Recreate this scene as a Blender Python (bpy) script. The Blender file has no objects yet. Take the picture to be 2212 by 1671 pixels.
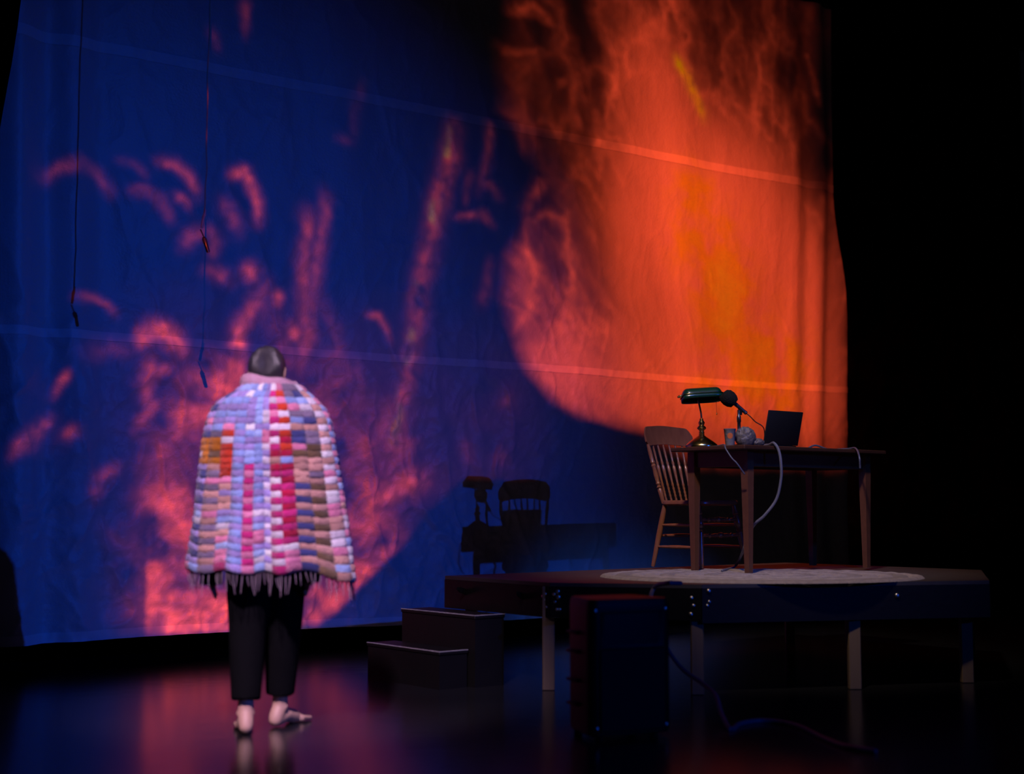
import bpy, bmesh, math, random
import numpy as np
from mathutils import Vector, Matrix

random.seed(7)
RNG = np.random.default_rng(11)
scene = bpy.context.scene
COL = scene.collection

# ------------------------------------------------------------------ camera
F_PX, PITCH, CAM_H = 3000.0, math.atan(260 / 3000.0), 0.97
cam_data = bpy.data.cameras.new('camera')
cam = bpy.data.objects.new('camera', cam_data)
COL.objects.link(cam)
cam.location = (0, 0, CAM_H)
cam.rotation_euler = (math.pi / 2 + PITCH, 0, 0)
cam_data.sensor_width = 36.0
cam_data.lens = 36.0 * F_PX / 2212.0
cam_data.clip_end = 200
cam_data.dof.use_dof = True
cam_data.dof.focus_distance = 9.0
cam_data.dof.aperture_fstop = 1.1
scene.camera = cam

# ------------------------------------------------------------------ view, world
scene.view_settings.view_transform = 'Standard'
scene.view_settings.look = 'None'
scene.view_settings.exposure = 0.0
scene.view_settings.gamma = 1.0
scene.view_settings.use_curve_mapping = False
world = bpy.data.worlds.new('dark_house')
scene.world = world
world.use_nodes = True
world.node_tree.nodes['Background'].inputs[0].default_value = (0.35, 0.42, 0.75, 1)
world.node_tree.nodes['Background'].inputs[1].default_value = 0.0022

# ------------------------------------------------------------------ geometry of the place
# backdrop: a vertical cloth through (0, 10.4) that recedes to the right
CK = 0.715
CD = Vector((1.0, CK, 0)).normalized()          # along the cloth
CN = Vector((CD.y, -CD.x, 0))                   # cloth normal, towards the house
C0 = Vector((0, 10.4, 0))
PROJ = Vector((0.25, -1.2, 6.0))                # video projector in the house


def pix_ray(x, y):
    a, b = (x - 1106.0) / F_PX, (835.5 - y) / F_PX
    s, c = math.sin(PITCH), math.cos(PITCH)
    return Vector((a, c - b * s, s + b * c))


def at(x, y, Y):
    d = pix_ray(x, y)
    p = d * (Y / d.y)
    return Vector((p.x, p.y, p.z + CAM_H))


def on_level(x, y, h):
    d = pix_ray(x, y)
    p = d * ((h - CAM_H) / d.z)
    return Vector((p.x, p.y, h))


def on_cloth(x, y):
    """(distance along the cloth, height) of a measured point."""
    d = pix_ray(x, y)
    t = 10.4 / (d.y - CK * d.x)
    return (d.x * t / CD.x, d.z * t + CAM_H)


# ------------------------------------------------------------------ lights
def aim(o, target):
    o.rotation_euler = (Vector(target) - o.location).to_track_quat('-Z', 'Y').to_euler()


def spot(name, loc, target, color, power, deg, blend, radius):
    l = bpy.data.lights.new(name, 'SPOT')
    l.color = color
    l.energy = power
    l.spot_size = math.radians(deg)
    l.spot_blend = blend
    l.shadow_soft_size = radius
    o = bpy.data.objects.new(name, l)
    COL.objects.link(o)
    o.location = loc
    aim(o, target)
    return o


spot('blue_side_light', (20.0, -13.0, 8.5), (-2.35, 8.8, 0.75), (0.004, 0.088, 1.0), 5600, 16.2, 1.0, 0.09)
spot('warm_desk_light', (0.2, 4.3, 6.2), (1.45, 8.4, 0.95), (1.0, 0.74, 0.62), 1350, 26, 0.8, 0.2)
spot('lilac_front_light', (-1.25, 1.1, 5.4), (-1.07, 6.15, 0.92), (1.0, 0.68, 1.0), 2500, 19, 0.6, 0.12)

spot('blue_desk_special', (1.9, 2.9, 6.4), (1.45, 8.5, 1.1), (0.01, 0.16, 1.0), 750, 20, 0.8, 0.15)


# numpy value noise ---------------------------------------------------------
LAT = RNG.random((256, 256))


def vnoise(x, y, seed=0):
    x = np.asarray(x, float) + seed * 17.31
    y = np.asarray(y, float) + seed * 9.77
    xi, yi = np.floor(x).astype(int), np.floor(y).astype(int)
    fx, fy = x - xi, y - yi
    fx, fy = fx * fx * (3 - 2 * fx), fy * fy * (3 - 2 * fy)
    g = lambda i, j: LAT[(xi + i) & 255, (yi + j) & 255]
    return (g(0, 0) * (1 - fx) + g(1, 0) * fx) * (1 - fy) + (g(0, 1) * (1 - fx) + g(1, 1) * fx) * fy


def fbm(x, y, seed=0, octv=4, gain=0.5):
    a, s, tot = 1.0, 0.0, 0.0
    for k in range(octv):
        s = s + a * vnoise(x * 2 ** k, y * 2 ** k, seed + k * 3)
        tot += a
        a *= gain
    return s / tot


def ridge(n):
    return 1 - np.abs(2 * n - 1)


def smooth(a, b, x):
    t = np.clip((x - a) / (b - a), 0, 1)
    return t * t * (3 - 2 * t)


# ------------------------------------------------------------------ the projected film frame
# The projector throws one frame of film (glowing embers in a dark blue field) on the cloth.
def film_frame(W, Hh, halfw, halfh, axes):
    right, up, fwd = axes
    uu = (np.arange(W) + .5) / W * 2 - 1
    vv = (np.arange(Hh) + .5) / Hh * 2 - 1
    U, V = np.meshgrid(uu * halfw, vv * halfh)
    D = [fwd[i] + right[i] * U + up[i] * V for i in range(3)]
    # where each film pixel lands on the cloth
    num = (C0 - PROJ).dot(CN)
    den = D[0] * CN.x + D[1] * CN.y
    t = num / den
    S = (PROJ.x + D[0] * t) * CD.x + (PROJ.y + D[1] * t - 10.4) * CD.y
    T = PROJ.z + D[2] * t
    red = np.zeros_like(S)      # ember red
    gold = np.zeros_like(S)     # hot yellow
    green = np.zeros_like(S)
    warpS = S + .05 * (fbm(S * 5, T * 5, 3) - .5)
    warpT = T + .05 * (fbm(S * 5, T * 5, 8) - .5)

    def scale_at(x, y):
        a, b = on_cloth(x - 10, y), on_cloth(x + 10, y)
        c, e = on_cloth(x, y - 10), on_cloth(x, y + 10)
        return (b[0] - a[0]) / 20, (c[1] - e[1]) / 20

    grainA = fbm(S * 9, T * 9, 21, 3)
    grainB = fbm(S * 26, T * 26, 23, 3)
    grainC = fbm(S * 6, T * 6, 31, 4)
    fS, fT, fA, fB, fC = (q.ravel() for q in (warpS, warpT, grainA, grainB, grainC))

    def window(s0, s1, t0, t1):
        return np.nonzero((fS > s0) & (fS < s1) & (fT > t0) & (fT < t1))[0]

    def stroke(dst, pts, w, val, val2=None, sharp=2.0, bead=0.35):
        q = [on_cloth(*p) for p in pts]
        ks, kt = scale_at(*pts[len(pts) // 2])
        n = len(q) - 1
        r = 2.6 * w
        idx = window(min(p[0] for p in q) - r * ks, max(p[0] for p in q) + r * ks, min(p[1] for p in q) - r * kt, max(p[1] for p in q) + r * kt)
        if not len(idx):
            return
        # ragged, swelling width
        X, Y = fS[idx] / (w * ks), fT[idx] / (w * kt)
        best = np.full(len(idx), 1e9)
        par = np.zeros(len(idx))
        for i in range(n):
            ax, ay = q[i][0] / (w * ks), q[i][1] / (w * kt)
            bx, by = q[i + 1][0] / (w * ks), q[i + 1][1] / (w * kt)
            dx, dy = bx - ax, by - ay
            tt = np.clip(((X - ax) * dx + (Y - ay) * dy) / (dx * dx + dy * dy + 1e-9), 0, 1)
            d = np.hypot(X - ax - tt * dx, Y - ay - tt * dy)
            m = d < best
            best[m] = d[m]
            par[m] = ((i + tt) / n)[m]
        v2 = val if val2 is None else val2
        best = best * (.55 + .9 * fA[idx])
        ends = smooth(0, .16, par + .05) * smooth(1.06, .8, par)
        g = .8 * (.25 + .75 * ends) * np.exp(-np.minimum(best, 8) ** (sharp - .35)) * (val + (v2 - val) * par)
        g *= np.clip((1 - bead) + bead * (4.0 * fA[idx] - 1.0), .1, 3) * (.25 + 1.5 * fB[idx])
        flat = dst.reshape(-1)
        flat[idx] = np.maximum(flat[idx], g)

    def blob(dst, x, y, rx, ry, val, sharp=2.0, add=False, tex=.9, freq=6):
        s, h = on_cloth(x, y)
        ks, kt = scale_at(x, y)
        idx = window(s - 3 * rx * ks, s + 3 * rx * ks, h - 3 * ry * kt, h + 3 * ry * kt)
        if not len(idx):
            return
        d = np.hypot((fS[idx] - s) / (rx * ks), (fT[idx] - h) / (ry * kt))
        g = val * np.exp(-np.minimum(d, 6) ** sharp)
        g = g * np.clip((1 - tex) + tex * (4 * fC[idx] - 1), .05, 3) * (1 if tex == 0 else .4 + 1.2 * fB[idx])
        flat = dst.reshape(-1)
        if add:
            flat[idx] += g
        else:
            flat[idx] = np.maximum(flat[idx], g)

    # --- small curled embers on the left
    ST = [
        ([(85, 378), (130, 358), (180, 354), (212, 370), (238, 415)], 11, .05, .09),
        ([(345, 350), (375, 350), (402, 378), (415, 405), (426, 428)], 10, .17, .17),
        ([(255, 340), (290, 350), (318, 385)], 9, .02, .05),
        ([(285, 411), (315, 411), (345, 430), (362, 460), (369, 482)], 10, .13, .09),
        ([(383, 425), (400, 440), (408, 460)], 9, .22, .03),
        ([(502, 376), (530, 369), (541, 395), (552, 428), (561, 455), (556, 485)], 10, .38, .26),
        ([(487, 436), (503, 465), (510, 505)], 14, .10, .09),
        ([(395, 540), (410, 512), (437, 497)], 13, .10, .26),
        ([(455, 495), (468, 520), (457, 562)], 11, .16, .07),
        ([(448, 588), (470, 592), (494, 604)], 14, .10, .28),
        ([(540, 577), (541, 590), (546, 614)], 13, .62, .18),
        ([(603, 638), (602, 650), (599, 672)], 9, .62, .10),
        ([(576, 615), (546, 668), (521, 705), (512, 742)], 15, .16, .45),
        ([(515, 735), (519, 752)], 19, .62, .62),
        ([(306, 738), (326, 714), (356, 715), (380, 735), (391, 762)], 16, .42, .55),
        ([(165, 640), (200, 640), (230, 656), (252, 676)], 9, .13, .10),
        ([(190, 770), (240, 750), (290, 760)], 16, .05, .06),
        ([(701, 425), (701, 470), (690, 530), (681, 580), (672, 650), (664, 740)], 12, .14, .20),
        ([(662, 458), (664, 500), (655, 560), (660, 640), (665, 720), (652, 800)], 14, .17, .26),
        ([(635, 712), (645, 735)], 14, .5, .4),
        ([(796, 685), (816, 686), (830, 706), (846, 748)], 8, .30, .06),
        ([(1060, 272), (1050, 350), (1034, 425)], 9, .07, .03),
        ([(1017, 370), (1005, 452)], 8, .05, .03),
        ([(984, 476), (1015, 466), (1045, 466), (1062, 482)], 8, .10, .14),
        ([(1040, 405), (1060, 400), (1082, 430)], 9, .05, .05),
        ([(530, 0), (533, 85)], 8, .09, .02),
        ([(455, 60), (468, 110)], 9, .03, .02),
        ([(760, 300), (770, 240), (785, 180)], 9, .02, .015),
        ([(735, 305), (756, 308)], 9, .05, .05),
        ([(330, 775), (320, 832), (314, 885)], 15, .28, .14),
        ([(370, 790), (330, 812), (300, 830)], 14, .20, .16),
        ([(337, 868), (318, 900), (290, 938)], 12, .30, .14),
        ([(146, 812), (128, 828), (112, 860)], 9, .26, .08),
        ([(105, 905), (66, 955), (26, 993)], 13, .12, .24),
        ([(165, 943), (140, 938)], 13, .16, .14),
        ([(250, 1012), (215, 1040), (205, 1090)], 13, .15, .06),
        ([(230, 1150), (262, 1180), (290, 1215)], 20, .12, .20),
        ([(560, 640), (600, 720), (640, 800)], 28, .05, .10),
        ([(690, 640), (740, 760), (760, 860)], 14, .05, .06),
        ([(735, 700), (725, 800), (735, 860)], 11, .05, .09),
        ([(770, 790), (782, 860), (772, 900)], 12, .07, .10),
        ([(1005, 960), (1015, 1010)], 14, .07, .05),
        ([(1090, 860), (1100, 880)], 20, .06, .05),
        ([(1085, 985), (1075, 1015)], 14, .06, .03),
        ([(1060, 560), (1050, 620), (1035, 660)], 11, .04, .08),
    ]
    for pts, w, a, b in ST:
        stroke(red, pts, w, a, b)
    # long beaded stem
    stem = [(979, 278), (970, 350), (950, 430), (926, 540), (905, 640), (893, 740), (881, 810), (866, 900), (848, 1000), (835, 1070)]
    stroke(red, stem, 18, .17, .14, bead=.8)
    stroke(green, [(p[0] - 5, p[1]) for p in stem], 8, .045, .025, bead=1.6)
    green *= smooth(.50, .64, fbm(S * 7, T * 7, 27, 2))
    # --- red mass around the figure
    for b in [(470, 835, 55, 40, .45), (505, 800, 34, 34, .55), (440, 905, 60, 40, .30), (400, 960, 70, 55, .17),
              (350, 1010, 50, 50, .12), (360, 1090, 48, 60, .42), (395, 1150, 60, 60, .55), (350, 1225, 55, 55, .80),
              (300, 1215, 40, 70, .25), (370, 1320, 75, 55, .85), (470, 1330, 80, 45, .70), (300, 1320, 25, 45, .22),
              (560, 1300, 80, 60, .42), (640, 1320, 60, 55, .75), (700, 1290, 60, 55, .50), (560, 1180, 110, 90, .22),
              (560, 1010, 130, 90, .20), (700, 900, 70, 110, .10), (760, 990, 70, 120, .12), (850, 950, 50, 70, .10),
              (780, 1150, 60, 55, .34), (830, 1190, 45, 40, .34), (765, 1235, 60, 45, .48), (800, 1050, 60, 70, .14)]:
        blob(red, *b)
    stroke(red, [(905, 1044), (870, 1050), (832, 1074), (792, 1110), (752, 1150)], 24, .52, .36)
    stroke(red, [(845, 1115), (810, 1150), (770, 1190)], 20, .22, .34)
    red += .035 * fbm(S * 2.2, T * 2.2, 41) * smooth(2.6, 1.6, T) * smooth(-3.4, -2.2, S) * smooth(.6, -.3, S)
    # straight lower right edge of the red mass
    px = [on_cloth(*p) for p in ((690, 1356), (800, 1252), (870, 1185), (925, 1110), (1000, 1040))]
    edge = np.interp(T, [p[1] for p in px], [p[0] for p in px])
    cut = smooth(.03, -.05, S - edge)
    cut = np.where(T < px[-1][1], cut, 1.0)
    red *= cut
    # film frame ends here at the lower left
    s316 = on_cloth(316, 1280)[0]
    hmark = on_cloth(316, 1130)[1]
    red *= np.where((S < s316) & (T < hmark + .25), 1 - .75 * smooth(hmark + .2, hmark - .1, T), 1.0)

    # --- the great fire on the right
    lb = [on_cloth(*p) for p in ((1390, 940), (1250, 912), (1190, 880), (1140, 815), (1100, 745), (1072, 640), (1085, 560), (1130, 470), (1165, 400), (1120, 330), (1075, 240), (1070, 120), (1090, 0))]
    hs = np.array([p[1] for p in lb])
    ss = np.array([p[0] for p in lb])
    left = np.interp(T, hs, ss)
    wob = .12 * (fbm(S * 3, T * 3, 51) - .5)
    M = smooth(-.06, .20, S - left + wob)
    bl = [on_cloth(*p) for p in ((1150, 850), (1250, 912), (1390, 930), (1460, 965), (1520, 1000), (1900, 1000))]
    bot = np.interp(S, [p[0] for p in bl], [p[1] for p in bl])
    M = M * smooth(-.10, .10, T - bot + wob * .6)
    fire = np.zeros_like(S)
    for b in [(1560, 640, 250, 300, .60), (1450, 520, 130, 220, .26), (1500, 870, 330, 120, .36), (1740, 760, 110, 260, .30),
              (1190, 790, 100, 90, .26), (1125, 620, 50, 120, .16), (1215, 560, 90, 120, .05), (1385, 60, 80, 170, .20), (1430, 260, 90, 170, .24),
              (1520, 260, 190, 180, .12), (1640, 360, 130, 160, .12), (1540, 420, 170, 130, .28)]:
        blob(fire, *b, sharp=2.2, add=True, tex=.0)
    fire += .035
    cs, ct = on_cloth(1600, 1010)
    ang = np.arctan2(S - cs, T - ct + .3)
    rad = np.hypot(S - cs, T - ct)
    an2 = ang + .12 * (fbm(S * 1.4, T * 1.4, 61) - .5)
    strands = ridge(fbm(an2 * 11, rad * .8, 71, 4))
    strands2 = fbm(an2 * 26 + 3, rad * 1.3, 81, 4)
    curls = ridge(fbm(warpS * 2.3, warpT * 1.9, 91, 4))
    soft = fbm(S * 1.5, T * 1.5, 95, 4)
    hole = 1 - smooth(.10, .55, fire)
    tex = (.12 + 1.0 * strands ** 4 + 1.5 * curls ** 7) * (.4 + 1.2 * strands2)
    core = 1.3 * fire * (.85 + .30 * soft) * (.90 + .20 * strands2) * (.95 + .10 * grainB)
    fire = core * (1 - hole) + (fire + .015) * hole * tex * (1.1 - .55 * smooth(on_cloth(1420, 300)[0], on_cloth(1200, 300)[0], S) * smooth(on_cloth(1200, 520)[1], on_cloth(1200, 380)[1], T)) * (.6 + .8 * grainB)
    # right hem stays dark above
    rs = on_cloth(1795, 300)[0]
    fire *= 1 - (.85 * smooth(on_cloth(1640, 300)[0], rs, S)) * smooth(on_cloth(1700, 560)[1], on_cloth(1700, 300)[1], T)
    fire *= 1 - .45 * smooth(rs - .35, rs + .05, S)
    fire *= M
    red = np.maximum(red, fire) + .0
    for b in [(1500, 480, 50, 110, .8), (1565, 640, 60, 150, 1.0), (1650, 790, 90, 110, .9), (1600, 850, 120, 60, .5)]:
        blob(gold, *b)
    gold *= fire
    comet = np.zeros_like(S)
    stroke(comet, [(1462, 132), (1478, 162), (1492, 190), (1508, 226), (1521, 262)], 9, .55, .30, bead=.3)
    for p in [([(1180, 390), (1150, 430), (1135, 470)], 14, .16, .05), ([(1560, 110), (1590, 150)], 8, .12, .1),
              ([(1740, 110), (1768, 228)], 7, .08, .1), ([(1640, 10), (1650, 60)], 6, .09, .06),
              ([(1110, 20), (1150, 10), (1210, 60)], 14, .22, .12), ([(1170, 110), (1095, 110), (1085, 100)], 14, .12, .1),
              ([(1195, 190), (1250, 160), (1290, 150), (1330, 175)], 13, .1, .16), ([(1540, 20), (1560, 80), (1580, 200)], 15, .15, .08)]:
        q, w, a, b2 = p
        stroke(red, q, w, a, b2)
    R = red * 1.0 + comet * .75
    G = red * .080 + gold * .032 + comet * .34 + green * .9
    B = red * .026 * (1 - .9 * np.clip(gold * 1.5, 0, 1))
    R = R * (1 - .35 * smooth(.2, .5, comet)) + green * .2
    B = np.clip(B * (1 - np.clip(comet * 3, 0, 1)), 0, None)
    inside = smooth(.02, .05, T - .12) * smooth(5.62, 5.5, T)
    img = np.stack([R * inside, G * inside, B * inside, np.ones_like(R)], -1)
    return img.astype(np.float32)


def build_projector():
    l = bpy.data.lights.new('video_projector', 'SPOT')
    l.energy = 1.0
    l.spot_size = math.radians(52)
    l.spot_blend = 0.02
    l.shadow_soft_size = 0.02
    o = bpy.data.objects.new('video_projector', l)
    COL.objects.link(o)
    o.location = PROJ
    tgt = Vector((-.2, 10.2, 2.6))
    aim(o, tgt)
    m = o.rotation_euler.to_matrix()
    right, up, fwd = m.col[0], m.col[1], -m.col[2]
    halfw, halfh = 0.44, 0.32
    W, Hh = 1400, 1000
    img = bpy.data.images.new('film_frame', W, Hh, float_buffer=True, alpha=False)
    img.colorspace_settings.name = 'Non-Color'
    img.pixels.foreach_set(film_frame(W, Hh, halfw, halfh, (right, up, fwd)).ravel())
    img.update()
    img.pack()
    l.use_nodes = True
    nt = l.node_tree
    N, L = nt.nodes, nt.links
    em = N['Emission']
    em.inputs['Strength'].default_value = PROJ_POWER
    geo = N.new('ShaderNodeNewGeometry')

    def dot(v):
        d = N.new('ShaderNodeVectorMath')
        d.operation = 'DOT_PRODUCT'
        L.new(geo.outputs['Incoming'], d.inputs[0])
        d.inputs[1].default_value = v
        return d.outputs['Value']

    def math_(op, a, b):
        d = N.new('ShaderNodeMath')
        d.operation = op
        for i, q in enumerate((a, b)):
            if isinstance(q, (int, float)):
                d.inputs[i].default_value = q
            else:
                L.new(q, d.inputs[i])
        return d.outputs[0]

    dr, du, df = dot(right), dot(up), dot(fwd)
    u = math_('ADD', math_('MULTIPLY', math_('DIVIDE', dr, df), .5 / halfw), .5)
    v = math_('ADD', math_('MULTIPLY', math_('DIVIDE', du, df), .5 / halfh), .5)
    cmb = N.new('ShaderNodeCombineXYZ')
    L.new(u, cmb.inputs[0])
    L.new(v, cmb.inputs[1])
    tex = N.new('ShaderNodeTexImage')
    tex.image = img
    tex.extension = 'CLIP'
    tex.interpolation = 'Linear'
    L.new(cmb.outputs[0], tex.inputs[0])
    L.new(tex.outputs['Color'], em.inputs['Color'])
    return o


PROJ_POWER = 9000.0
build_projector()


# ------------------------------------------------------------------ materials
def mat(name, color, rough=.5, metal=0.0, spec=.5, vary=.25, vscale=6.0, bump=0.0, bscale=40.0, color2=None, stretch=None, coat=0.0, attr=None, sheen=0.0):
    m = bpy.data.materials.new(name)
    m.use_nodes = True
    nt = m.node_tree
    N, L = nt.nodes, nt.links
    p = N['Principled BSDF']
    p.inputs['Roughness'].default_value = rough
    p.inputs['Metallic'].default_value = metal
    p.inputs['Specular IOR Level'].default_value = spec
    p.inputs['Coat Weight'].default_value = coat
    p.inputs['Sheen Weight'].default_value = sheen
    tc = N.new('ShaderNodeTexCoord')
    mp = N.new('ShaderNodeMapping')
    L.new(tc.outputs['Object'], mp.inputs[0])
    if stretch:
        mp.inputs['Scale'].default_value = stretch
    nz = N.new('ShaderNodeTexNoise')
    nz.inputs['Scale'].default_value = vscale
    nz.inputs['Detail'].default_value = 5
    L.new(mp.outputs[0], nz.inputs['Vector'])
    mix = N.new('ShaderNodeMix')
    mix.data_type = 'RGBA'
    c2 = color2 or tuple(c * (1 - vary) for c in color)
    mix.inputs['A'].default_value = (*color, 1)
    mix.inputs['B'].default_value = (*c2, 1)
    L.new(nz.outputs['Fac'], mix.inputs['Factor'])
    out = mix.outputs['Result']
    if attr:
        at_ = N.new('ShaderNodeAttribute')
        at_.attribute_name = attr
        mm = N.new('ShaderNodeMix')
        mm.data_type = 'RGBA'
        mm.blend_type = 'MULTIPLY'
        mm.inputs['Factor'].default_value = 1
        L.new(at_.outputs['Color'], mm.inputs['A'])
        L.new(out, mm.inputs['B'])
        out = mm.outputs['Result']
    L.new(out, p.inputs['Base Color'])
    if bump:
        b = N.new('ShaderNodeTexNoise')
        b.inputs['Scale'].default_value = bscale
        b.inputs['Detail'].default_value = 6
        L.new(mp.outputs[0], b.inputs['Vector'])
        bn = N.new('ShaderNodeBump')
        bn.inputs['Strength'].default_value = bump
        bn.inputs['Distance'].default_value = .02
        L.new(b.outputs['Fac'], bn.inputs['Height'])
        L.new(bn.outputs[0], p.inputs['Normal'])
    return m


M = {}
M['cloth'] = mat('crumpled_backdrop_sheet', (.72, .72, .74), .36, spec=.5, vary=.06, vscale=2, bump=.22, bscale=60)
M['seam'] = mat('doubled_backdrop_sheet', (.95, .95, .96), .42, spec=.4, vary=.05, vscale=3, bump=.2, bscale=22)
M['floor'] = mat('black_stage_vinyl', (.012, .013, .015), .20, spec=.36, vary=.6, vscale=1.3, bump=.05, bscale=9)
M['drape'] = mat('black_velour', (.006, .006, .007), .95, spec=.05, vary=.4, vscale=3)
M['blackwood'] = mat('black_painted_plywood', (.005, .005, .005), .5, spec=.2, vary=.5, vscale=5, bump=.06, bscale=30)
M['deck'] = mat('scuffed_black_deck', (.045, .043, .045), .55, spec=.4, vary=.5, vscale=9, bump=.08, bscale=40)
M['lumber'] = mat('raw_pine_lumber', (.16, .115, .065), .6, color2=(.11, .075, .04), stretch=(14, 14, 1.0), vscale=3, bump=.05)
M['bolt'] = mat('zinc_bolt', (.75, .70, .62), .28, metal=1.0, vary=.2)
M['hole'] = mat('hand_hole_shade', (.002, .002, .002), .9, spec=.1)  # plain black paints the shade inside the hand holes
M['edge'] = mat('step_edge_glint', (.25, .25, .27), .2, spec=.9, vary=.4, vscale=12)  # pale glossy tone paints the light caught along the step edges
M['rug'] = mat('woven_rag_rug', (.33, .285, .28), .95, spec=.1, vary=.5, vscale=30, bump=.5, bscale=70)
M['rug2'] = mat('woven_rag_rug_dark', (.25, .215, .21), .95, spec=.1, vary=.5, vscale=30, bump=.5, bscale=70)
M['oak'] = mat('varnished_brown_wood', (.25, .095, .05), .24, spec=.6, color2=(.14, .05, .028), stretch=(8, 8, 1.5), vscale=4, coat=.25)
M['desk'] = mat('dark_brown_desk_wood', (.115, .046, .028), .38, spec=.4, color2=(.07, .028, .017), stretch=(1.5, 9, 9), vscale=4, coat=.1)
M['desktop'] = mat('dark_stained_top', (.06, .025, .015), .4, spec=.4, color2=(.03, .012, .008), stretch=(1.5, 9, 9), vscale=4)
M['brass'] = mat('polished_brass', (.78, .58, .24), .2, metal=1.0, vary=.15)
M['shade'] = mat('green_cased_glass', (.002, .034, .016), .30, spec=.8, vary=.2, coat=1.0)
M['shade'].node_tree.nodes['Principled BSDF'].inputs['Coat Roughness'].default_value = .2
M['foam'] = mat('black_foam', (.012, .012, .013), .95, spec=.1, vary=.3, bump=.5, bscale=160)
M['blackmetal'] = mat('black_satin_metal', (.015, .015, .016), .28, spec=.9, vary=.3)
M['blackplastic'] = mat('black_moulded_plastic', (.006, .006, .006), .5, spec=.14, vary=.4, bump=.12, bscale=120)
M['grille'] = mat('black_steel_grille', (.004, .004, .004), .6, spec=.2, vary=.3, bump=.3, bscale=220)
M['laptop'] = mat('dark_laptop_shell', (.012, .012, .013), .45, spec=.4, vary=.2)
M['screen'] = mat('unlit_laptop_panel', (.01, .01, .012), .12, spec=.6, vary=.1)
M['keys'] = mat('laptop_keys', (.02, .02, .022), .5, vary=.2)
M['paper'] = mat('off_white_paper', (.17, .16, .17), .8, spec=.2, vary=.25, vscale=18, bump=.3, bscale=30)
M['orange_print'] = mat('orange_cup_print', (.55, .13, .03), .7, vary=.3, vscale=30)
M['crinkle'] = mat('crinkled_wrapper', (.12, .11, .12), .45, spec=.4, color2=(.04, .036, .04), vscale=14, bump=.6, bscale=40)
M['cable_grey'] = mat('grey_cable', (.11, .115, .16), .5, vary=.2)
M['cable_blue'] = mat('blue_grey_cable', (.07, .08, .13), .5, vary=.2)
M['cable_black'] = mat('black_cable', (.02, .02, .022), .5, vary=.2)
M['cord'] = mat('tan_twine', (.75, .60, .45), .8, vary=.4, vscale=60)
M['tape'] = mat('white_cloth_tape', (.62, .60, .62), .6, vary=.25, vscale=60)
M['skin'] = mat('skin', (.62, .38, .28), .5, vary=.15, vscale=12)
M['hair'] = mat('short_dark_hair', (.05, .045, .055), .34, spec=1.0, color2=(.015, .012, .012), stretch=(30, 30, 3), vscale=6, bump=.5, bscale=30)
M['trouser'] = mat('black_cotton', (.004, .004, .005), .9, spec=.1, vary=.4, vscale=12, bump=.2, bscale=60)
M['sleeve'] = mat('black_jersey', (.012, .011, .013), .9, spec=.1, vary=.4, vscale=12, bump=.2, bscale=60)
M['yarn'] = mat('multicolour_yarn', (1, 1, 1), .9, spec=.1, vary=.45, vscale=60, bump=.6, bscale=130, attr='yarn', sheen=.2)
M['collar'] = mat('lilac_yarn', (.60, .42, .55), .9, spec=.1, color2=(.42, .20, .25), vscale=24, bump=.6, bscale=110)
M['fringe'] = mat('pale_fringe_yarn', (.34, .26, .32), .9, spec=.1, vary=.5, vscale=30)


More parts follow.
